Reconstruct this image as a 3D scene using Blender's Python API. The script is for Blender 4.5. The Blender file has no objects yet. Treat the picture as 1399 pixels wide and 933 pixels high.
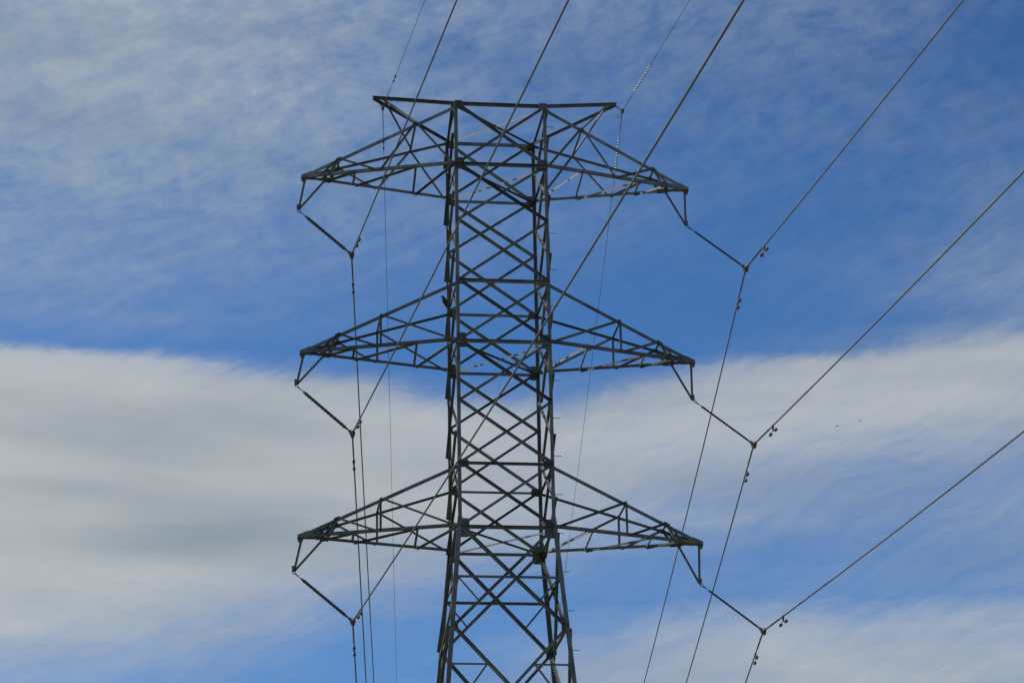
import bpy, bmesh, math, random
from mathutils import Vector, Matrix
random.seed(7)
S = bpy.context.scene
COL = S.collection
R_ = math.radians

# ------------------------------------------------------------------ camera
cam_d = bpy.data.cameras.new('camera')
cam = bpy.data.objects.new('camera', cam_d); COL.objects.link(cam); S.camera = cam
CX, CY, CZ = -7.9401, -65.8668, 1.6
YAW, PITCH, ROLL = -0.1254, 0.3505, -0.0178
fw = Vector((-math.sin(YAW)*math.cos(PITCH), math.cos(YAW)*math.cos(PITCH), math.sin(PITCH)))
rt = Vector((math.cos(YAW), math.sin(YAW), 0)); up = rt.cross(fw)
r2 = math.cos(ROLL)*rt + math.sin(ROLL)*up
u2 = -math.sin(ROLL)*rt + math.cos(ROLL)*up
m = Matrix.Identity(4)
for i in range(3):
    m[i][0] = r2[i]; m[i][1] = u2[i]; m[i][2] = -fw[i]
m[0][3], m[1][3], m[2][3] = CX, CY, CZ
cam.matrix_world = m
cam_d.sensor_width = 36.0; cam_d.lens = 3639.12/1399*36
cam_d.clip_start = 0.5; cam_d.clip_end = 5000

# ------------------------------------------------------------------ sun
SUN_AZ, SUN_EL = R_(-66), R_(44)            # azimuth from +Y towards +X
sd = Vector((math.sin(SUN_AZ)*math.cos(SUN_EL), math.cos(SUN_AZ)*math.cos(SUN_EL), math.sin(SUN_EL)))
sl = bpy.data.lights.new('sun', 'SUN'); sl.energy = 4.4; sl.angle = R_(0.5); sl.color = (1.0, 0.94, 0.85)
so = bpy.data.objects.new('sun', sl); COL.objects.link(so)
so.rotation_euler = sd.to_track_quat('Z', 'Y').to_euler(); so.location = (-40, 20, 60)

S.view_settings.view_transform = 'Standard'; S.view_settings.look = 'None'
S.view_settings.exposure = 0.0; S.view_settings.gamma = 1.0

# ------------------------------------------------------------------ world: clear sky with a cloud layer
W = bpy.data.worlds.new('World'); S.world = W; W.use_nodes = True
nt = W.node_tree; nt.nodes.clear(); N = nt.nodes; Lk = nt.links

def val(sock, v):
    if hasattr(v, 'node'): Lk.new(v, sock)
    else: sock.default_value = v
def mth(op, a, b=0.0, c=0.0, clamp=False):
    n = N.new('ShaderNodeMath'); n.operation = op; n.use_clamp = clamp
    val(n.inputs[0], a); val(n.inputs[1], b); val(n.inputs[2], c)
    return n.outputs[0]
def vec(x, y, z):
    n = N.new('ShaderNodeCombineXYZ'); val(n.inputs[0], x); val(n.inputs[1], y); val(n.inputs[2], z)
    return n.outputs[0]
def noise(v, scale, detail=4.0, rough=0.5, dist=0.0):
    n = N.new('ShaderNodeTexNoise'); n.noise_dimensions = '3D'
    Lk.new(v, n.inputs['Vector']); n.inputs['Scale'].default_value = scale
    n.inputs['Detail'].default_value = detail; n.inputs['Roughness'].default_value = rough
    n.inputs['Distortion'].default_value = dist
    return n.outputs['Fac']
def mrange(v, a, b, c=0.0, d=1.0, smooth=False):
    n = N.new('ShaderNodeMapRange'); n.clamp = True
    if smooth: n.interpolation_type = 'SMOOTHSTEP'
    val(n.inputs[0], v); n.inputs[1].default_value = a; n.inputs[2].default_value = b
    n.inputs[3].default_value = c; n.inputs[4].default_value = d
    return n.outputs[0]

tc = N.new('ShaderNodeTexCoord')
sep = N.new('ShaderNodeSeparateXYZ'); Lk.new(tc.outputs['Generated'], sep.inputs[0])
X, Y, Z = sep.outputs
DEG = 180/math.pi
az = mth('SUBTRACT', mth('MULTIPLY', mth('ARCTAN2', X, Y), DEG), 7.18)
el = mth('SUBTRACT', mth('MULTIPLY', mth('ARCSINE', Z), DEG), 20.0)
U = az
V = mth('ADD', el, mth('MULTIPLY', az, 0.017))
# slow and fast warps break the cloud edges up
p0 = vec(mth('MULTIPLY', U, 0.55), V, 0.0)
w1 = mth('SUBTRACT', noise(p0, 0.55, 3, 0.5), 0.5)
w2 = mth('SUBTRACT', noise(vec(mth('MULTIPLY', U, 0.5), V, 7.0), 0.7, 5, 0.55), 0.5)
w3 = mth('SUBTRACT', noise(vec(mth('MULTIPLY', U, 0.5), V, 17.0), 2.6, 4, 0.6), 0.5)
Uw = mth('ADD', U, mth('MULTIPLY', w1, 2.4))
wamp = mrange(V, 0.4, -3.0, 0.40, 1.1)
Vw = mth('ADD', mth('ADD', V, 0.17), mth('MULTIPLY', wamp, mth('ADD', mth('MULTIPLY', w2, 0.8), mth('MULTIPLY', w3, 0.40))))
rows = [
 (0,   [.64,.70,.62,.54,.42,.34,.28,.26,.25,.24,.16,.08]),
 (75,  [.72,.74,.68,.56,.40,.28,.20,.22,.22,.20,.13,.03]),
 (150, [.72,.70,.65,.50,.34,.22,.16,.16,.15,.16,.15,.12]),
 (225, [.50,.58,.52,.46,.30,.20,.14,.12,.09,.08,.07,.12]),
 (300, [.42,.38,.34,.28,.20,.18,.15,.11,.05,.06,.13,.24]),
 (375, [.36,.30,.26,.18,.14,.10,.06,.04,.04,.10,.20,.36]),
 (440, [.26,.24,.22,.16,.08,.04,.03,.03,.03,.06,.14,.30]),
 (474, [.20,.18,.12,.08,.05,.04,.04,.04,.08,.26,.50,.62]),
 (496, [.80,.78,.62,.26,.10,.05,.06,.15,.60,.76,.80,.82]),
 (530, [.95,.95,.95,.90,.72,.30,.35,.65,.78,.82,.84,.80]),
 (570, [.97,.97,.97,.95,.92,.85,.80,.80,.76,.80,.78,.70]),
 (640, [1.0,1.0,1.0,1.0,.95,.90,.85,.78,.65,.50,.38,.38]),
 (700, [1.0,1.0,1.0,1.0,.95,.88,.75,.50,.38,.36,.34,.42]),
 (760, [1.0,1.0,1.0,.95,.80,.45,.25,.15,.12,.18,.28,.36]),
 (810, [.98,.95,.90,.70,.35,.12,.10,.12,.18,.15,.18,.28]),
 (850, [.90,.88,.76,.46,.12,.06,.15,.45,.62,.60,.55,.55]),
 (890, [.68,.62,.50,.22,.06,.12,.40,.70,.80,.75,.72,.70]),
 (940, [.44,.38,.30,.12,.10,.25,.60,.80,.85,.82,.78,.74])]
pos = mrange(Uw, -12.5, 12.5)
prev = None; pv = None
for y, vals in rows:
    rp = N.new('ShaderNodeValToRGB'); cr = rp.color_ramp; cr.interpolation = 'B_SPLINE'
    Lk.new(pos, rp.inputs[0])
    for k, g in enumerate(vals):
        x = k*1399/11; t = ((x-699.4)/60.1 + 12.5)/25
        if k < 2: e = cr.elements[k]; e.position = t
        else: e = cr.elements.new(t)
        e.color = (g, g, g, 1)
    v0 = (471.9-y)/64.1
    if prev is None: prev, pv = rp.outputs[0], v0; continue
    w = mrange(Vw, pv, v0, smooth=False)
    mx = N.new('ShaderNodeMix'); mx.data_type = 'FLOAT'
    Lk.new(w, mx.inputs[0]); Lk.new(prev, mx.inputs[2]); Lk.new(rp.outputs[0], mx.inputs[3])
    prev, pv = mx.outputs[0], v0
base = prev
# texture of the layer: mottled ripples high up, soft streaks in the thin edges
rip = mth('SUBTRACT', noise(vec(mth('ADD', mth('MULTIPLY', U, 0.72), mth('MULTIPLY', V, 0.30)), mth('SUBTRACT', mth('MULTIPLY', V, 0.95), mth('MULTIPLY', U, 0.30)), 3.0), 1.9, 6, 0.58, 0.3), 0.5)
rip2 = mth('SUBTRACT', noise(vec(mth('MULTIPLY', U, 0.5), V, 31.0), 8.5, 4, 0.6, 0.3), 0.5)
strk = mth('SUBTRACT', noise(vec(mth('MULTIPLY', U, 0.28), mth('ADD', V, mth('MULTIPLY', U, 0.10)), 11.0), 1.5, 6, 0.6, 0.3), 0.5)
hi = mrange(V, -1.5, 3.5)
# long fine fibres drawn out along one wind direction
fa = mth('ADD', mth('MULTIPLY', U, 0.94), mth('MULTIPLY', V, 0.34)); fb = mth('SUBTRACT', mth('MULTIPLY', V, 0.94), mth('MULTIPLY', U, 0.34))
fwv = mth('SUBTRACT', noise(vec(U, V, 41.0), 0.35, 3, 0.5), 0.5)
fib = mth('SUBTRACT', noise(vec(mth('MULTIPLY', fa, 0.16), mth('ADD', fb, mth('MULTIPLY', fwv, 1.7)), 23.0), 3.4, 8, 0.66, 0.15), 0.5)
thin = mth('MULTIPLY', mth('MULTIPLY', base, mth('SUBTRACT', 1.06, base)), 4.0)     # strongest where the layer is half open
tex = mth('ADD', mth('MULTIPLY', fib, 0.52), mth('ADD', mth('MULTIPLY', mth('MULTIPLY', rip, hi), 0.58), mth('MULTIPLY', mth('MULTIPLY', rip2, hi), 0.26)), mth('MULTIPLY', strk, 0.65))
dens = mth('ADD', base, mth('MULTIPLY', tex, thin), clamp=True)
crisp = mrange(dens, 0.22, 0.74, smooth=True)          # the upper edge of the thick sheet is sharper than its frayed lower one
kk = mth('MULTIPLY', mth('MULTIPLY', mrange(V, 0.35, -0.2), mrange(V, -2.4, -1.0)), 0.42)
dens = mth('ADD', mth('MULTIPLY', crisp, kk), mth('MULTIPLY', dens, mth('SUBTRACT', 1.0, kk)))
dens = mth('MULTIPLY', dens, 0.97)

sky = N.new('ShaderNodeTexSky'); sky.sky_type = 'NISHITA'; sky.sun_disc = False
sky.sun_elevation = SUN_EL; sky.sun_rotation = SUN_AZ
sky.altitude = 400; sky.air_density = 1.0; sky.dust_density = 0.2; sky.ozone_density = 4.0
tint = N.new('ShaderNodeMix'); tint.data_type = 'RGBA'; tint.blend_type = 'MULTIPLY'; tint.inputs[0].default_value = 1.0
Lk.new(sky.outputs[0], tint.inputs[6]); tint.inputs[7].default_value = (0.38, 0.72, 1.03, 1)
# cloud brightness: broad soft bands
lum = noise(vec(mth('MULTIPLY', U, 0.16), mth('ADD', V, mth('MULTIPLY', U, 0.03)), 5.0), 0.62, 3, 0.45)
vc = mth('ADD', mth('SUBTRACT', V, mth('MULTIPLY', mth('ADD', U, 9.0), 0.20)), 4.55)
vc = mth('ADD', vc, mth('MULTIPLY', w2, 1.2))
band = mth('MULTIPLY', mth('EXPONENT', mth('MULTIPLY', mth('MULTIPLY', vc, vc), -3.2)), mrange(U, 0.0, -4.5))
fine = mth('SUBTRACT', noise(vec(mth('MULTIPLY', U, 0.35), mth('SUBTRACT', V, mth('MULTIPLY', U, 0.08)), 61.0), 1.6, 6, 0.6, 0.2), 0.5)
lum = mth('ADD', mth('SUBTRACT', lum, mth('MULTIPLY', band, 0.11)), mth('MULTIPLY', fine, 0.16))
lr = N.new('ShaderNodeValToRGB'); Lk.new(lum, lr.inputs[0])
lr.color_ramp.elements[0].position = 0.16; lr.color_ramp.elements[0].color = (2.75, 3.3, 3.8, 1)
lr.color_ramp.elements[1].position = 0.60; lr.color_ramp.elements[1].color = (4.95, 5.2, 5.25, 1)
dk = N.new('ShaderNodeMix'); dk.data_type = 'RGBA'; dk.blend_type = 'MULTIPLY'     # clear sky deepens with height and away from the sun
Lk.new(mth('MULTIPLY', mrange(V, -2.0, 7.0), mrange(U, -10.0, 12.0, 0.4, 1.0)), dk.inputs[0]); Lk.new(tint.outputs[2], dk.inputs[6]); dk.inputs[7].default_value = (0.70, 0.78, 0.84, 1)
cm = N.new('ShaderNodeMix'); cm.data_type = 'RGBA'
Lk.new(dens, cm.inputs[0]); Lk.new(dk.outputs[2], cm.inputs[6]); thn = N.new('ShaderNodeMix'); thn.data_type = 'RGBA'; thn.blend_type = 'MULTIPLY'
Lk.new(mrange(V, -0.3, 0.8), thn.inputs[0]); Lk.new(lr.outputs[0], thn.inputs[6]); thn.inputs[7].default_value = (0.90, 0.97, 1.0, 1)   # the higher, thinner layer is bluer
Lk.new(thn.outputs[2], cm.inputs[7])
bg = N.new('ShaderNodeBackground'); bg.inputs[1].default_value = 0.1
Lk.new(cm.outputs[2], bg.inputs[0])
wo = N.new('ShaderNodeOutputWorld'); Lk.new(bg.outputs[0], wo.inputs[0])

# ------------------------------------------------------------------ materials
def mat(name, c1, c2, rough=0.6, metal=0.0, scale=3.0, bump=0.0, vary=0.0):
    mt = bpy.data.materials.new(name); mt.use_nodes = True
    t = mt.node_tree; b = t.nodes['Principled BSDF']
    co = t.nodes.new('ShaderNodeTexCoord'); no = t.nodes.new('ShaderNodeTexNoise')
    no.inputs['Scale'].default_value = scale; no.inputs['Detail'].default_value = 6
    t.links.new(co.outputs['Object'], no.inputs['Vector'])
    r = t.nodes.new('ShaderNodeValToRGB'); t.links.new(no.outputs['Fac'], r.inputs[0])
    r.color_ramp.elements[0].position = .35; r.color_ramp.elements[1].position = .65
    r.color_ramp.elements[0].color = (*c1, 1); r.color_ramp.elements[1].color = (*c2, 1)
    if vary:
        oi = t.nodes.new('ShaderNodeObjectInfo'); mr = t.nodes.new('ShaderNodeMapRange')
        mr.inputs[3].default_value = 1-vary; mr.inputs[4].default_value = 1+vary
        t.links.new(oi.outputs['Random'], mr.inputs[0])
        hs = t.nodes.new('ShaderNodeHueSaturation'); t.links.new(mr.outputs[0], hs.inputs['Value'])
        # rust bleeding through at a few spots
        n2 = t.nodes.new('ShaderNodeTexNoise'); n2.inputs['Scale'].default_value = 1.3; n2.inputs['Detail'].default_value = 8
        t.links.new(co.outputs['Object'], n2.inputs['Vector'])
        rr = t.nodes.new('ShaderNodeMapRange'); rr.inputs[1].default_value = .60; rr.inputs[2].default_value = .74; rr.inputs[4].default_value = .7
        t.links.new(n2.outputs['Fac'], rr.inputs[0])
        mx = t.nodes.new('ShaderNodeMix'); mx.data_type = 'RGBA'; mx.inputs[7].default_value = (.13, .085, .05, 1)
        t.links.new(rr.outputs[0], mx.inputs[0]); t.links.new(r.outputs[0], mx.inputs[6]); t.links.new(mx.outputs[2], hs.inputs['Color'])
        t.links.new(hs.outputs[0], b.inputs['Base Color'])
    else: t.links.new(r.outputs[0], b.inputs['Base Color'])
    b.inputs['Roughness'].default_value = rough; b.inputs['Metallic'].default_value = metal
    if bump:
        bp = t.nodes.new('ShaderNodeBump'); bp.inputs['Strength'].default_value = bump
        t.links.new(no.outputs['Fac'], bp.inputs['Height']); t.links.new(bp.outputs[0], b.inputs['Normal'])
    return mt
M_steel = mat('galvanised_steel', (.068,.078,.078), (.145,.152,.142), .52, .25, 2.2, 0, .45)
M_plate = mat('gusset_steel', (.060,.062,.066), (.10,.10,.096), .65, .15, 3.0, 0, .3)
M_bracket = mat('bracket_steel', (.08,.078,.068), (.14,.125,.10), .65, .1, 5.0)
M_sunlit = mat('sunlit_galvanised_steel', (.17,.17,.155), (.25,.245,.22), .6, .1, 2.0, 0, .2)  # galvanised steel in a paler tone: sunlight on the braces painted into the colour
M_alu = mat('weathered_aluminium', (.085,.078,.066), (.13,.118,.098), .55, .2, 1.0)
M_fit = mat('cast_fitting', (.06,.052,.045), (.15,.12,.08), .6, .2, 14.0)
M_ins = mat('dark_polymer', (.030,.034,.036), (.055,.06,.062), .45, 0, 8.0)
M_gw = mat('steel_wire', (.06,.065,.07), (.1,.1,.1), .55, .3, 2.0)
M_white = mat('white_plastic', (.50,.50,.48), (.60,.60,.58), .45, 0, 6.0)
M_bird = mat('bird_plumage', (.006,.006,.008), (.014,.013,.015), .85, 0, 30.0)
M_beak = mat('bird_beak', (.06,.05,.03), (.1,.08,.05), .5, 0, 30.0)
M_conc = mat('concrete', (.28,.27,.25), (.36,.35,.32), .9, 0, 4.0, .2)
M_ground = mat('dry_grass_ground', (.07,.075,.035), (.15,.13,.075), .95, 0, .35, .3)

# ------------------------------------------------------------------ mesh helpers
def build(name, bm, material, parent=None):
    bmesh.ops.recalc_face_normals(bm, faces=bm.faces)
    me = bpy.data.meshes.new(name); bm.to_mesh(me); bm.free()
    me.materials.append(material)
    o = bpy.data.objects.new(name, me); COL.objects.link(o)
    if parent is not None: o.parent = parent
    return o
def empty(name, loc=(0, 0, 0)):
    o = bpy.data.objects.new(name, None); COL.objects.link(o); o.location = loc; o.empty_display_size = .3
    return o
def tag(o, label, cat=None, group=None, kind=None):
    if label: o['label'] = label
    if cat: o['category'] = cat
    if group: o['group'] = group
    if kind: o['kind'] = kind
    return o
def V3(*a): return Vector(a)
def lerp(a, b, t): return a + (b-a)*t
def prism(bm, p0, p1, prof, u, v):
    """extrude a profile (list of (a,b)) from p0 to p1; a along u, b along v"""
    n = len(prof)
    A = [bm.verts.new(p0 + u*a + v*b) for a, b in prof]
    B = [bm.verts.new(p1 + u*a + v*b) for a, b in prof]
    for i in range(n):
        bm.faces.new((A[i], A[(i+1) % n], B[(i+1) % n], B[i]))
    bm.faces.new(A[::-1]); bm.faces.new(B)
def angle(bm, p0, p1, uh, vh, s=.06, th=.008, s2=None):
    """steel angle section: its heel on the line p0-p1, one flange towards uh, the other towards vh"""
    s2 = s2 or s
    t = (p1-p0).normalized()
    u = (uh - t*uh.dot(t)).normalized()
    v = t.cross(u)
    if v.dot(vh) < 0: v = -v
    prism(bm, p0, p1, [(0, 0), (s, 0), (s, th), (th, th), (th, s2), (0, s2)], u, v)
def flat_angle(bm, p0, p1, nrm, s=.06, th=.008, sign=1, flip=1):
    """angle lying with one flange centred in the plane of normal nrm; the other flange standing out along sign*nrm"""
    t = (p1-p0).normalized(); u = t.cross(nrm).normalized()*flip
    q = -u*s*.5
    angle(bm, p0+q, p1+q, u, nrm*sign, s, th)
def box(bm, c, ux, uy, uz, a, b, d):
    vs = []
    for sx in (-1, 1):
        for sy in (-1, 1):
            for sz in (-1, 1): vs.append(bm.verts.new(c + ux*a*sx/2 + uy*b*sy/2 + uz*d*sz/2))
    for f in ((0,1,3,2),(4,6,7,5),(0,4,5,1),(2,3,7,6),(0,2,6,4),(1,5,7,3)): bm.faces.new([vs[i] for i in f])
def tube(bm, pts, rad, n=8, cap=True):
    rings = []; ref = None
    for i, p in enumerate(pts):
        a = pts[max(i-1, 0)]; b = pts[min(i+1, len(pts)-1)]
        t = (b-a).normalized()
        if ref is None: ref = V3(0, 0, 1) if abs(t.z) < .9 else V3(1, 0, 0)
        u = (ref - t*ref.dot(t)).normalized(); ref = u; v = t.cross(u)
        r = rad[i] if isinstance(rad, (list, tuple)) else rad
        rings.append([bm.verts.new(p + (u*math.cos(2*math.pi*k/n) + v*math.sin(2*math.pi*k/n))*r) for k in range(n)])
    for A, B in zip(rings, rings[1:]):
        for k in range(n): bm.faces.new((A[k], A[(k+1) % n], B[(k+1) % n], B[k]))
    if cap: bm.faces.new(rings[0][::-1]); bm.faces.new(rings[-1])
def ring(bm, c, axis, R, r, n=14, k=6, stretch=1.0, along=None):
    axis = axis.normalized(); a = along or axis.orthogonal(); a = (a-axis*a.dot(axis)).normalized(); b = axis.cross(a)
    P = [c + a*math.cos(2*math.pi*i/n)*R*stretch + b*math.sin(2*math.pi*i/n)*R for i in range(n)]
    rings = []
    for i, p in enumerate(P):
        o = (p-c).normalized()
        rings.append([bm.verts.new(p + (o*math.cos(2*math.pi*j/k) + axis*math.sin(2*math.pi*j/k))*r) for j in range(k)])
    for i in range(n):
        A, B = rings[i], rings[(i+1) % n]
        for j in range(k): bm.faces.new((A[j], A[(j+1) % k], B[(j+1) % k], B[j]))
def poly_plate(bm, pts, nrm, th):
    A = [bm.verts.new(p - nrm*th/2) for p in pts]; B = [bm.verts.new(p + nrm*th/2) for p in pts]
    n = len(pts); bm.faces.new(A[::-1]); bm.faces.new(B)
    for i in range(n): bm.faces.new((A[i], A[(i+1) % n], B[(i+1) % n], B[i]))

# ------------------------------------------------------------------ ground
bm = bmesh.new()
n = 40; ext = 1500
g = [[bm.verts.new(((i/n-.5)*2*ext, (j/n-.5)*2*ext, 0)) for j in range(n+1)] for i in range(n+1)]
for i in range(n):
    for j in range(n): bm.faces.new((g[i][j], g[i+1][j], g[i+1][j+1], g[i][j+1]))
tag(build('ground', bm, M_ground), None, None, None, 'structure')

# ------------------------------------------------------------------ the tower
h = 1.2
ZL = dict(a=32.169, b=30.4365, c=28.8181, d=27.1135, e=25.4285, f=23.7852, g=22.0996, H=20.4175, i=19.0999, j=17.7524,
          k=14.25, l=10.4, m=6.0, n=0.25)
SL = (1.4295-h)/(ZL['H']-ZL['j'])
def hw(z): return h if z >= ZL['H'] else h + (ZL['H']-z)*SL
def nd(sx, sy, lv):
    z = ZL[lv] if isinstance(lv, str) else lv
    return V3(sx*hw(z), sy*hw(z), z)
tower = empty('transmission_tower')
tag(tower, 'tall grey steel lattice tower with three pairs of crossarms', 'pylon')
def part(name, bm, mt=None, parent=None): return build(name, bm, mt or M_steel, parent or tower)

EX, EY, EZ = V3(1, 0, 0), V3(0, 1, 0), V3(0, 0, 1)
legs = {}
for sx in (-1, 1):
    for sy in (-1, 1):
        bm = bmesh.new()
        off = V3(sx*.045, sy*.045, 0)
        top = nd(sx, sy, 'a')+off+V3(0, 0, .04)
        mid = nd(sx, sy, 'H')+off
        angle(bm, top, mid, -EX*sx, -EY*sy, .092, .012)
        o2 = V3(sx*.012, sy*.012, 0)
        angle(bm, mid+o2+V3(0, 0, .25), nd(sx, sy, 0.1)+off+o2, -EX*sx, -EY*sy, .115, .014)
        # splice angles over the joints of the leg
        for zz in (28.2, 24.7, 16.2):
            pa = nd(sx, sy, zz+.22)+off*1.3; pb = nd(sx, sy, zz-.22)+off*1.3
            if zz < 20: pa += o2; pb += o2
            angle(bm, pa, pb, -EX*sx, -EY*sy, .10, .010)
        legs[sx, sy] = part('leg', bm)

# step bolts climb the right front leg
zb = 31.6
for q in range(31):
    z = zb - q*1.03
    if z < 1.5: break
    p = nd(1, -1, z) + V3(.045, -.01+.03, 0)
    if z < ZL['H']: p.x += .012
    b = bmesh.new(); tube(b, [p-V3(.03, 0, 0), p+V3(.185, 0, 0)], .0085, 6)
    tube(b, [p+V3(.185, 0, 0), p+V3(.195, 0, 0)], .014, 6)
    tube(b, [p+V3(.0, 0, 0), p+V3(.02, 0, 0)], .018, 6)
    build('step_bolt', b, M_steel, legs[1, -1])

def bolts(bm, c, ux, uz, nrm, a, b, nx, nz):
    for i in range(nx):
        for j in range(nz):
            p = c + ux*a*((i+.5)/nx-.5) + uz*b*((j+.5)/nz-.5)
            tube(bm, [p-nrm*.018, p+nrm*.022], .012, 6)

def face_brace(p0, p1, nrm, lay, s, name, sign=1, flip=1):
    """lay = distance of the flange's back from the face plane along nrm"""
    bm = bmesh.new(); o = nrm*lay
    flat_angle(bm, p0+o, p1+o, nrm, s, .007, sign, flip)
    return part(name, bm)

# faces: horizontals and crossed diagonals
main = ['a', 'b', 'c', 'd', 'e', 'f', 'g', 'H', 'j', 'k', 'l', 'm']
for sy in (-1, 1):
    nrm = V3(0, sy, 0)
    for A, B in zip(main, main[1:]):
        low = ZL[A] <= ZL['H']
        s1, s2 = (.073, .060) if not low else (.088, .076)
        i0 = .012 if not low else .02
        def sh(p, k=.0): return p
        # falling to the right: outside the leg flange, outstanding flange turned outward
        face_brace(nd(-1, sy, A), nd(1, sy, B), nrm, .048+i0*.3, s1, 'diagonal_brace', 1, 1)
        # falling to the left: behind the leg flange
        face_brace(nd(1, sy, A), nd(-1, sy, B), nrm, .020, s2, 'diagonal_brace', -1, 1)
    for lv in ('a', 'b', 'd', 'e', 'g', 'H', 'i', 'm'):
        s = .085 if lv in 'abde' or lv in 'H' else .066
        if lv == 'a' and sy > 0: s = .11
        bm = bmesh.new()
        p, q = nd(-1, sy, lv), nd(1, sy, lv)
        if lv == 'a': p = p+EZ*.02; q = q+EZ*.02
        yo = nrm*(.036 if lv == 'i' else .060)
        angle(bm, p+yo, q+yo, -EZ, -nrm if lv == 'i' else nrm, s, .008)
        part('horizontal_brace', bm)
    # redundant members in the flared part
    for sx in (-1, 1):
        bm = bmesh.new()
        flat_angle(bm, nd(sx, sy, 'i')+nrm*.03, lerp(nd(-sx, sy, 'H'), nd(sx, sy, 'j'), .745)+nrm*.03, nrm, .045, .006, -1)
        part('redundant_brace', bm)
        for A, B in (('j', 'k'), ('k', 'l'), ('l', 'm')):
            t = .27; d0 = lerp(nd(sx, sy, A), nd(-sx, sy, B), t)
            lg = nd(sx, sy, d0.z)
            bm = bmesh.new(); angle(bm, lg+nrm*.033, d0+nrm*.033, -EZ, -nrm, .05, .006)
            part('redundant_brace', bm)
            bm = bmesh.new()
            flat_angle(bm, d0+nrm*.036, nd(sx, sy, lerp(ZL[A], ZL[B], .70))+nrm*.036, nrm, .045, .006, 1)
            part('redundant_brace', bm)

# side faces, panel points half a panel lower than those in front
mids = [(ZL[a]+ZL[b])/2 for a, b in zip(main[:7], main[1:8])]
side = [ZL['a']-.02] + mids + [ZL['H']-.12, ZL['j'], ZL['k'], ZL['l'], ZL['m']]
for sx in (-1, 1):
    nrm = V3(sx, 0, 0)
    for A, B in zip(side, side[1:]):
        low = A <= ZL['H']
        s = .068 if not low else .08
        face_brace(nd(sx, 1, A), nd(sx, -1, B), nrm, .020, s-.008, 'diagonal_brace', -1, 1)
        face_brace(nd(sx, -1, A), nd(sx, 1, B), nrm, .050 if not low else .056, s, 'diagonal_brace', 1, -1)
    for lv in ('a', 'b', 'd', 'e', 'g', 'H', 'i', 'j', 'm'):
        bm = bmesh.new(); zc = -.03 if lv in 'adg' else .0
        angle(bm, nd(sx, -1, lv)+nrm*.034+EZ*zc, nd(sx, 1, lv)+nrm*.034+EZ*zc, -EZ, -nrm, .055, .007)
        part('horizontal_brace', bm)
# long inner tie on the right side of the flared part
for sx in (-1, 1):
    bm = bmesh.new()
    angle(bm, nd(sx, -1, 'i')+V3(-.03*sx, .12, 0), nd(sx, 1, 17.55)+V3(sx*.07, -.12, 0), -EX*sx, EY, .055, .007)
    part('redundant_brace', bm)

# plan bracing, one diagonal above the other
for lv in ('a', 'b', 'e', 'H'):
    z = -.045
    bm = bmesh.new(); angle(bm, nd(-1, -1, lv)+EZ*z, nd(1, 1, lv)+EZ*z, V3(1, -1, 0), -EZ, .045, .006); part('plan_brace', bm)
    bm = bmesh.new(); angle(bm, nd(1, -1, lv)+EZ*(z-.012), nd(-1, 1, lv)+EZ*(z-.012), V3(1, 1, 0), -EZ, .045, .006); part('plan_brace', bm, M_sunlit)  # this diagonal's sunlit look is painted by the paler steel

# gusset plates on the front and back faces
for sy in (-1, 1):
    nrm = V3(0, sy, 0)
    for sx in (-1, 1):
        for lv, wv, hv, dz in (('a', .22, .20, -.05), ('b', .25, .34, .0), ('d', .26, .20, -.03), ('e', .26, .40, 0), ('g', .28, .22, -.02), ('H', .28, .50, -.05),
                           ('c', .12, .14, 0), ('f', .13, .15, 0), ('j', .17, .26, 0), ('k', .2, .3, 0), ('l', .2, .3, 0)):
            p = nd(sx, sy, lv) + nrm*(.0395 if lv != 'a' else .152) + EZ*dz
            if ZL[lv] < 20.3: p = p + nrm*.012
            iw = -EX*sx
            bm = bmesh.new()
            a0 = p - iw*.04; c = min(.045, hv*.2)
            pts = [a0-EZ*hv/2, a0+iw*(wv-c)-EZ*hv/2, a0+iw*wv-EZ*(hv/2-c), a0+iw*wv+EZ*(hv/2-c), a0+iw*(wv-c)+EZ*hv/2, a0+EZ*hv/2]
            poly_plate(bm, pts, nrm, .012)
            bolts(bm, a0+iw*wv*.45, iw, EZ, nrm, wv*.7, hv*.8, 2, 3)
            part('gusset_plate', bm, M_plate)
    # small plates on the side faces
for sx in (-1, 1):
    nrm = V3(sx, 0, 0)
    for sy in (-1, 1):
        for z in mids + [ZL['b'], ZL['e'], ZL['H'], ZL['j']]:
            wv, hv = (.13, .22) if z in mids else (.18, .30)
            p = nd(sx, sy, z) + nrm*.041
            if z < 20.3: p = p + nrm*.012
            iw = -EY*sy; a0 = p-iw*.03; bm = bmesh.new()
            poly_plate(bm, [a0-EZ*hv/2, a0+iw*wv-EZ*hv*.3, a0+iw*wv+EZ*hv*.3, a0+EZ*hv/2], nrm, .010)
            bolts(bm, a0+iw*.05, iw, EZ, nrm, .06, hv*.8, 1, 3)
            part('gusset_plate', bm, M_plate)

# concrete footings and the ground-level legs
for sx in (-1, 1):
    for sy in (-1, 1):
        b = bmesh.new(); p = nd(sx, sy, 0.0)
        tube(b, [V3(p.x, p.y, -.6), V3(p.x, p.y, .32), V3(p.x, p.y, .36)], [.42, .42, .38], 24)
        part('footing', b, M_conc)

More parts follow.
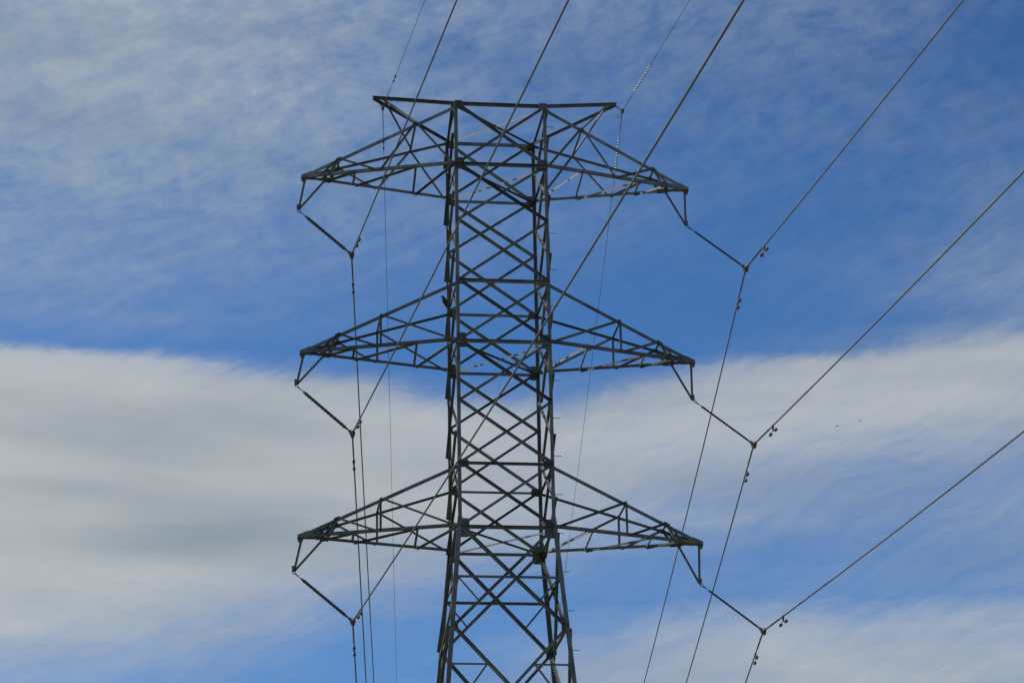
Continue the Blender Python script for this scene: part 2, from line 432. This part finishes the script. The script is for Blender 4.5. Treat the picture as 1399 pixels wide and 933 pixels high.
# ------------------------------------------------------------------ crossarms
TIPS = {('b', -1): 5.259, ('e', -1): 5.2448, ('H', -1): 5.2485, ('b', 1): 5.2854, ('e', 1): 5.2619, ('H', 1): 5.2702}
HANG = {('b', -1): (-5.347, 29.46), ('e', -1): (-5.351, 24.506), ('H', -1): (-5.36, 19.476),
        ('b', 1): (5.212, 29.34), ('e', 1): (5.19, 24.334), ('H', 1): (5.177, 19.307)}
TOPL = {'b': 'a', 'e': 'd', 'H': 'g'}
def crossarm(lv, sx):
    zB, zT = ZL[lv], ZL[TOPL[lv]]
    L = TIPS[lv, sx]
    FB, BB = V3(sx*h, -h, zB), V3(sx*h, h, zB)
    FT, BT = V3(sx*h, -h, zT), V3(sx*h, h, zT)
    out = EX*sx
    T = V3(sx*(L-.02), 0, zB-.035)
    e = .035                                             # half gap between the chords at the tip
    c = {}
    for k, P, y in (('F', FB, -e), ('B', BB, e), ('f', FT, -e), ('b', BT, e)):
        sy = -1 if y < 0 else 1
        top = k in 'fb'
        P = P + V3(0, sy*.062, 0)
        Q = T + V3(0, y, .05 if top else 0)
        c[k] = (P, Q)
    bm = bmesh.new()
    for k, (P, Q) in c.items():
        sy = -1 if k in 'Ff' else 1
        top = k in 'fb'
        P2 = P - out*.10
        if top: angle(bm, P2, Q, V3(0, -sy, 0), -EZ, .09 if k == 'f' else .058, .009)
        else:   angle(bm, P2, Q, V3(0, -sy, 0), EZ, .08, .009)
    # tip: two side plates with a closing block of bolts
    for sy in (-1, 1):
        pts = [T+V3(sx*.03, sy*(e+.012), -.02), T+V3(sx*.03, sy*(e+.012), .065), T+V3(-sx*.24, sy*(e+.012)*2.0, .17),
               T+V3(-sx*.42, sy*(e+.012)*2.9, .02), T+V3(-sx*.3, sy*(e+.012)*2.3, -.01)]
        poly_plate(bm, pts, V3(0, sy, 0), .012)
    box(bm, T+V3(-sx*.10, 0, .02), EX, EY, EZ, .26, .07, .07)
    arm = part('crossarm', bm)
    def C(k, t): P, Q = c[k]; return lerp(P, Q, t)
    def br(p, q, nrm, s=.057, sign=-1, flip=1, mt=None):
        b = bmesh.new(); flat_angle(b, p, q, nrm, s, .0065, sign, flip); return build('brace', b, mt or M_steel, arm)
    inF, inB = V3(0, 1, 0), V3(0, -1, 0)
    top = (lv == 'b')
    o = V3(0, .012, 0)
    for top_k, bot_k, inn in (('f', 'F', inF), ('b', 'B', inB)):
        o = inn*.016
        if top:
            br(C(top_k, .26)+o, C(bot_k, 0.02)+o, inn); br(C(top_k, .26)+o*1.6, C(bot_k, .49)+o*1.6, inn)
        else:
            br(C(top_k, .49)+o*1.6, C(bot_k, .49)+o*1.6, inn, .06); br(C(top_k, .49)+o, C(bot_k, 0.02)+o, inn)
        br(C(top_k, .76)+o, C(bot_k, .50)+o, inn)
        br(C(top_k, .76)+o*1.6, C(bot_k, .825)+o*1.6, inn, .075)
        br(C(top_k, .76)+o*2.2, C(bot_k, .885)+o*2.2, inn, .05)
    tt = .26 if top else .49
    dn = -EZ
    br(C('f', tt)-EZ*.02, C('b', tt)-EZ*.02, dn); br(C('f', .76)-EZ*.02, C('b', .76)-EZ*.02, dn)
    # bottom face
    z1 = EZ*.012
    def brz(p, q, uh, s=.055, mt=None):
        b = bmesh.new(); angle(b, p+z1, q+z1, uh, -EZ, s, .0065); return build('brace', b, mt or M_steel, arm)
    if sx < 0:
        for p, q in ((C('F', 0), C('B', .225)), (C('F', .255), C('B', .64)), (C('F', .65), C('B', .85))): brz(p, q, V3(-1, -.4, 0))
        brz(C('F', .255), C('B', .235), V3(-1, 0, 0)); brz(C('F', .65), C('B', .65), V3(-1, 0, 0))
    else:
        for p, q in ((C('B', 0), C('F', .24)), (C('B', .28), C('F', .64)), (C('B', .66), C('F', .83))): brz(p, q, V3(1, .4, 0), .055, M_sunlit if p == C('B', 0) or lv == 'b' else M_bracket)  # top-arm and leg-end braces get the paler steel, sunlight painted in
        brz(C('F', .25), C('B', .265), V3(1, 0, 0)); brz(C('F', .65), C('B', .65), V3(1, 0, 0))
    # plates where braces meet the chords
    for k, t, w_, h_ in (('F', .83, .22, .12), ('B', .83, .22, .12), ('f', .76, .20, .12), ('b', .76, .20, .12)):
        sy = -1 if k in 'Ff' else 1
        p = C(k, t) + V3(0, -sy*.016, (-.035 if k in 'fb' else .035)); ax = (c[k][1]-c[k][0]).normalized(); nn = V3(0, sy, 0)
        uz = ax.cross(nn).normalized()
        b = bmesh.new(); poly_plate(b, [p-ax*w_/2-uz*h_/2, p+ax*w_/2-uz*h_/2, p+ax*w_*.4+uz*h_/2, p-ax*w_*.4+uz*h_/2], nn, .009)
        bolts(b, p, ax, uz, nn, w_*.8, h_*.5, 3, 1)
        build('gusset_plate', b, M_plate, arm)
    # V-shaped hanger under the tip
    hx, hz = HANG[lv, sx]
    Hp = V3(hx, 0, hz+.03)
    b = bmesh.new()
    p1 = T + V3(-sx*.045, 0, -.03); p2 = V3(sx*(h+(L-h)*.845), 0, zB-.04)
    angle(b, p1, Hp, -out, EY, .06, .008); angle(b, p2, Hp, -EZ, EY, .06, .008)
    poly_plate(b, [Hp+V3(-.035 if sx < 0 else -.06, 0, .13), Hp+V3(.06 if sx < 0 else .035, 0, .13), Hp+V3(.03, 0, -.03), Hp+V3(-.03, 0, -.03)], EY, .016)
    yc = abs(C('F', .845).y)
    poly_plate(b, [p1+V3(-.09, 0, .02), p1+V3(.09, 0, .02), p1+V3(.045, 0, -.10), p1+V3(-.045, 0, -.10)], EY, .012)
    poly_plate(b, [p2+V3(-.11, 0, .03), p2+V3(.11, 0, .03), p2+V3(.05, 0, -.09), p2+V3(-.05, 0, -.09)], EY, .012)
    box(b, p2+EZ*.02, EX, EY, EZ, .10, 2*yc, .05)
    build('hanger_bracket', b, M_bracket, arm)
    return arm, C
arms = {}
for lv in ('b', 'e', 'H'):
    for sx in (-1, 1): arms[lv, sx] = crossarm(lv, sx)

# earth wire peaks
PK = {-1: V3(-3.33, 0, 32.86), 1: V3(3.36, 0, 32.92)}
for sx in (-1, 1):
    arm, C = arms['b', sx]; P = PK[sx]
    bm = bmesh.new()
    angle(bm, nd(sx, -1, 'a')+V3(-sx*.1, .03, .055), P+V3(0, .03, .02), -EY, -EZ, .08, .008)
    angle(bm, nd(sx, 1, 'a')+V3(-sx*.1, .05, .0), P+V3(0, .03, 0), -EY, -EZ, .07, .008)
    poly_plate(bm, [P+V3(sx*.02, 0, .025), P+V3(-sx*.26, 0, .012), P+V3(-sx*.30, 0, -.065), P+V3(0, 0, -.045)], EY, .07)
    pk = part('peak_arm', bm)
    I = P-V3(sx*.26, 0, .04)
    for q in (C('f', .26)+V3(0, .03, .01), C('b', .256)+V3(0, -.03, .01)):
        b = bmesh.new(); angle(b, I, q, EX, -EZ, .05, .007); build('brace', b, M_steel, pk)

# ------------------------------------------------------------------ lines
CL = {('b', -1): V3(-3.903, 0, 28.218), ('e', -1): V3(-3.864, 0, 23.213), ('H', -1): V3(-3.836, 0, 18.206),
      ('b', 1): V3(6.787, 0, 28.157), ('e', 1): V3(6.764, 0, 23.144), ('H', 1): V3(6.768, 0, 18.094)}
AN = {('b', -1): -.015, ('e', -1): -.020, ('H', -1): -.022, ('b', 1): -.021, ('e', 1): -.022, ('H', 1): -.025}
AF = {('b', -1): -.114, ('e', -1): -.134, ('H', -1): -.159, ('b', 1): -.104, ('e', 1): -.104, ('H', 1): -.099}
LEV = {'b': 'topmost', 'e': 'middle', 'H': 'lowest'}
SID = {-1: 'left', 1: 'right'}
ph = R_(5)
def wire_pt(P, s, a):
    near = s < 0; d = abs(s)
    return P + V3(math.sin(ph)*d, (-1 if near else 1)*math.cos(ph)*d, a[0 if near else 1]*d + .0005*d*d)
def path(P, a, s0, s1, st=None):
    out = []; s = s0
    while s < s1:
        out.append(wire_pt(P, s, a)); step = st or (.05 if abs(s) < .3 else (.5 if abs(s) < 5 else 4.0)); s = s+step
        if s < 0 and s+step > 0 and st is None: pass
    out.append(wire_pt(P, s1, a)); return out
def damper(P, a, s, sd_, drop, parent, size=1.0):
    c = wire_pt(P, s, a); t = (wire_pt(P, s+.1, a)-wire_pt(P, s-.1, a)).normalized()
    dn = (-EZ + t*EZ.dot(t)).normalized()
    b = bmesh.new()
    box(b, c+dn*.03, t, t.cross(dn).normalized(), dn, .05, .045, .11)
    pts = [c+dn*drop*(1+.35*(abs(k)/3)**2) + t*k*.075*size for k in range(-3, 4)]
    tube(b, pts, .008, 6)
    box(b, c+dn*(drop*.55), t, t.cross(dn).normalized(), dn, .03, .03, drop)
    o = build('vibration_damper', b, M_fit, parent)
    for k in (-1, 1):
        e = c+dn*drop*1.35 + t*k*.225*size
        w = bmesh.new()
        tube(w, [e-t*k*.055*size, e-t*k*.04*size, e+t*k*.05*size, e+t*k*.065*size], [.026, .042, .040, .024], 10)
        build('weight', w, M_fit, o)
    return o
for key in (('b', -1), ('e', -1), ('H', -1), ('b', 1), ('e', 1), ('H', 1)):
    lv, sx = key; P = CL[key]; a = (AN[key], AF[key]); hx, hz = HANG[key]; Hp = V3(hx, 0, hz)
    # the conductor runs on through its clamp, from the span overhead to the one beyond
    bm = bmesh.new(); tube(bm, path(P, a, -170, -.001)+path(P, a, 0.001, 230), .0192, 8)
    w = build('conductor', bm, M_alu)
    tag(w, f'{LEV[lv]} thick grey power cable on the {SID[sx]} side of the tower, bending at its clamp', 'power cable', 'power cables held by the insulators')
    bm = bmesh.new(); tube(bm, path(P, a, -1.35, 1.35, .09), [.021]+[.0225]*28+[.021]+[.021]*3 if False else .0225, 10)
    build('armour_rod', bm, M_fit, w)
    if sx > 0:
        damper(P, a, -1.70, 1, .13, w); damper(P, a, 1.80, 1, .13, w)
    else:
        damper(P, a, -1.15, 1, .08, w, .95); damper(P, a, 1.80, 1, .045, w, 1.0)
    # insulator
    ax = (P-Hp).normalized(); Lq = (P-Hp).length
    ro = empty('insulator_string', Hp)
    tag(ro, f'dark ribbed insulator rod slanting from the {LEV[lv]} {SID[sx]} crossarm tip to its cable clamp', 'insulator', 'insulators under the crossarm tips')
    def lp(s): return ax*s
    pn = EY
    b = bmesh.new()
    ring(b, lp(.035), EY, .036, .009, 14, 6, 1.2, ax); ring(b, lp(.115), ax.cross(EY).normalized(), .036, .009, 14, 6, 1.35, ax)
    tube(b, [lp(.16), lp(.30)], .011, 8); tube(b, [lp(-.0)+EY*.06, lp(0)-EY*.06], .012, 8)
    build('shackle', b, M_fit, ro)
    b = bmesh.new()
    s0, s1 = .27, Lq-.17
    pts = []; rr = []
    core = .033 if sx < 0 else .024
    ns = 25 if sx < 0 else 30
    big = .053 if sx < 0 else .034
    pts += [lp(s0), lp(s0+.001), lp(s0+.06), lp(s0+.061)]; rr += [.02, .029, .029, core]
    for q in range(ns):
        s = s0+.08 + (s1-s0-.16)*(q+.5)/ns; d = (s1-s0-.16)/ns
        R = big if q % 2 == 0 else big*.86
        pts += [lp(s-d*.28), lp(s-d*.16), lp(s+d*.16), lp(s+d*.22)]; rr += [core, R, R, core]
    pts += [lp(s1-.061), lp(s1-.06), lp(s1-.001), lp(s1)]; rr += [core, .027, .027, .02]
    tube(b, pts, rr, 14)
    build('insulator_rod', b, M_ins, ro)
    b = bmesh.new()
    tube(b, [lp(s1-.01), lp(Lq-.05)], .013, 8)
    ring(b, lp(Lq-.11), EY, .030, .010, 12, 6, 1.3, ax)
    build('link', b, M_fit, ro)
    # suspension clamp: a curved boat with keeper and pin
    b = bmesh.new(); Pl = P-Hp
    cp = [wire_pt(P, s, a)-Hp for s in (-.20, -.13, -.06)] + [Pl] + [wire_pt(P, s, a)-Hp for s in (.06, .13, .20)]
    tube(b, cp, [.030, .050, .068, .078, .070, .050, .030], 12)
    poly_plate(b, [Pl-ax*.10-EY*.05, Pl-ax*.10+EY*.05, Pl+ax*.03+EY*.08, Pl+ax*.03-EY*.08], ax.cross(EY).normalized(), .05)
    tube(b, [Pl-ax*.075-EY*.07, Pl-ax*.075+EY*.07], .014, 8)
    for s in (-.07, .07):
        q = Pl+EY*s; tube(b, [q+V3(0, 0, .075), q-V3(0, 0, .075)], .011, 6)
    box(b, Pl-EZ*.035+ax*.01, EX, EY, EZ, .09, .19, .10)
    build('suspension_clamp', b, M_fit, ro)

# earth wires on the peaks
EC = {-1: V3(-3.072, 0, 32.5425), 1: V3(3.5445, 0, 32.712)}
EA = {-1: (-.014, -.169), 1: (-.022, -.140)}
for sx in (-1, 1):
    P, a = EC[sx], EA[sx]
    bm = bmesh.new(); tube(bm, path(P, a, -170, -.001)+path(P, a, .001, 230), .0072, 6)
    w = build('earth_wire', bm, M_gw)
    if sx < 0: tag(w, 'thin grey earth wire over the left peak of the tower, with two small dampers', 'earth wire', 'thin earth wires')
    else: tag(w, 'thin grey earth wire over the right peak, wrapped in white spirals near the tower', 'earth wire', 'thin earth wires')
    bm = bmesh.new(); tube(bm, path(P, a, -1.0, 1.0, .1), .0115, 8); build('armour_rod', bm, M_fit, w)
    if sx < 0:
        for s in (-1.95, 1.75):
            c = wire_pt(P, s, a); b = bmesh.new(); t = (wire_pt(P, s+.1, a)-c).normalized()
            for k in (-.14, .14):
                tube(b, [c+t*(k-.06)-EZ*.02, c+t*(k-.045)-EZ*.02, c+t*(k+.045)-EZ*.02, c+t*(k+.06)-EZ*.02], [.014, .026, .026, .014], 8)
            tube(b, [c-t*.16-EZ*.02, c+t*.16-EZ*.02], .007, 6)
            build('vibration_damper', b, M_fit, w)
    else:
        for s0, s1 in ((-3.1, -1.35), (1.25, 3.0)):
            b = bmesh.new(); pts = []; K = 11
            for q in range(K*14+1):
                s = s0+(s1-s0)*q/(K*14); c = wire_pt(P, s, a); t = (wire_pt(P, s+.02, a)-c).normalized()
                u = t.orthogonal().normalized(); v = t.cross(u); an = 2*math.pi*q/14
                pts.append(c + (u*math.cos(an)+v*math.sin(an))*.024)
            tube(b, pts, .0125, 6)
            build('spiral_damper', b, M_white, w)
    # suspension fitting
    f = empty('earth_wire_fitting', P)
    tag(f, 'small chain of links and a clamp at the tip of the left peak' if sx < 0 else 'small chain of links with a loose wire loop at the tip of the right peak', 'clamp', 'earth wire clamps')
    tipp = (PK[sx]+V3(-sx*.02 if sx > 0 else .10, 0, -.05)) - P
    b = bmesh.new(); axl = -tipp.normalized(); Ln = tipp.length
    K = max(3, int(Ln/.075))
    for q in range(K):
        cc = tipp*(1-(q+.5)/K)
        ring(b, cc, EY if q % 2 else axl.cross(EY).normalized(), .026, .009, 12, 6, 1.6, axl)
    tube(b, [tipp-EY*.05, tipp+EY*.05], .012, 8)
    build('link_chain', b, M_fit, f)
    b = bmesh.new()
    tube(b, [wire_pt(P, s, a)-P for s in (-.12, -.06, 0, .06, .12)], [.018, .032, .042, .032, .018], 10)
    box(b, -EZ*.01, EX, EY, EZ, .06, .10, .08)
    build('clamp', b, M_fit, f)
    b = bmesh.new()
    if sx > 0:
        pts = [V3(-.01, 0, -.03), V3(-.07, .02, -.07), V3(-.12, .04, -.13), V3(-.13, .04, -.19), V3(-.08, .03, -.215), V3(-.04, .02, -.17), V3(-.01, 0, -.08), V3(.01, 0, -.03)]
        tube(b, pts, .007, 6)
    else:
        pts = [V3(.03, 0, .02), V3(.14, -.05, .13), V3(.26, -.08, .20), V3(.36, -.08, .20), V3(.42, -.06, .14)]
        tube(b, pts, .007, 6)
    build('bond_wire', b, M_alu, f)

# ------------------------------------------------------------------ birds
def smooth(o):
    for p in o.data.polygons: p.use_smooth = True
    sm = o.modifiers.new('sub', 'SUBSURF'); sm.levels = 1; sm.render_levels = 2
# perched on the brace outside the back left leg, beak to the left
B0 = V3(-1.315, 1.2, 27.40)
bird = empty('perched_bird', B0)
tag(bird, 'small black bird perched on the left edge of the tower at the middle crossarm', 'bird')
bm = bmesh.new()
tube(bm, [V3(.075, .0, -.18), V3(.06, 0, -.12), V3(.045, 0, -.05), V3(.02, 0, .01), V3(-.005, 0, .07), V3(-.022, 0, .115), V3(-.035, 0, .145), V3(-.055, 0, .163), V3(-.078, 0, .160)],
     [.016, .032, .056, .070, .066, .048, .038, .036, .017], 12)
body = build('body', bm, M_bird, bird); smooth(body)
bm = bmesh.new(); tube(bm, [V3(-.072, 0, .160), V3(-.10, 0, .155), V3(-.128, 0, .147)], [.011, .007, .002], 8)
build('beak', bm, M_beak, bird)
bm = bmesh.new()
poly_plate(bm, [V3(.055, 0, -.12), V3(.075, 0, -.13), V3(.12, 0, -.29), V3(.09, 0, -.30)], EY, .03)
build('tail', bm, M_bird, bird)
for sy in (-1, 1):
    bm = bmesh.new()
    tube(bm, [V3(-.005, sy*.040, .08), V3(.03, sy*.052, .02), V3(.065, sy*.045, -.06), V3(.095, sy*.02, -.15)], [.018, .034, .028, .006], 10)
    o = build('wing', bm, M_bird, bird); smooth(o)
    bm = bmesh.new()
    tube(bm, [V3(.02, sy*.02, -.03), V3(.045, sy*.02, -.075), V3(.06, sy*.02, -.09)], [.008, .006, .006], 6)
    for k in (-1, 0, 1): tube(bm, [V3(.055, sy*.02, -.088), V3(.085, sy*.02+k*.012, -.095)], .004, 5)
    build('foot', bm, M_beak, bird)
    bm = bmesh.new(); bmesh.ops.create_uvsphere(bm, u_segments=8, v_segments=6, radius=.005)
    for v in bm.verts: v.co += V3(-.06, sy*.029, .167)
    build('eye', bm, M_ins, bird)
def flying(loc, rz, dih, label):
    o = empty('flying_bird', loc); o.rotation_euler = (0, 0, rz); o.scale = (.62, .62, .62)
    tag(o, label, 'bird', 'birds flying far off')
    bm = bmesh.new(); tube(bm, [V3(-.18, 0, 0), V3(-.10, 0, 0), V3(0, 0, 0), V3(.10, 0, .01), V3(.15, 0, .02), V3(.19, 0, .015)], [.012, .03, .055, .042, .034, .008], 10)
    b = build('body', bm, M_bird, o); smooth(b)
    for sy in (-1, 1):
        bm = bmesh.new()
        P = [V3(.07, sy*.03, .02), V3(.11, sy*.16, .02+dih*.5), V3(.05, sy*.36, .02+dih), V3(0, sy*.34, .02+dih), V3(-.02, sy*.15, .02+dih*.5), V3(-.06, sy*.03, .02)]
        poly_plate(bm, P, EZ, .015); build('wing', bm, M_bird, o)
flying((52.96, 170, 80.74), 2.4, .14, 'tiny dark bird flying far beyond the right cables, the lower left of two')
flying((55.19, 170, 81.38), 2.0, -.10, 'tiny dark bird flying far beyond the right cables, the upper right of two')
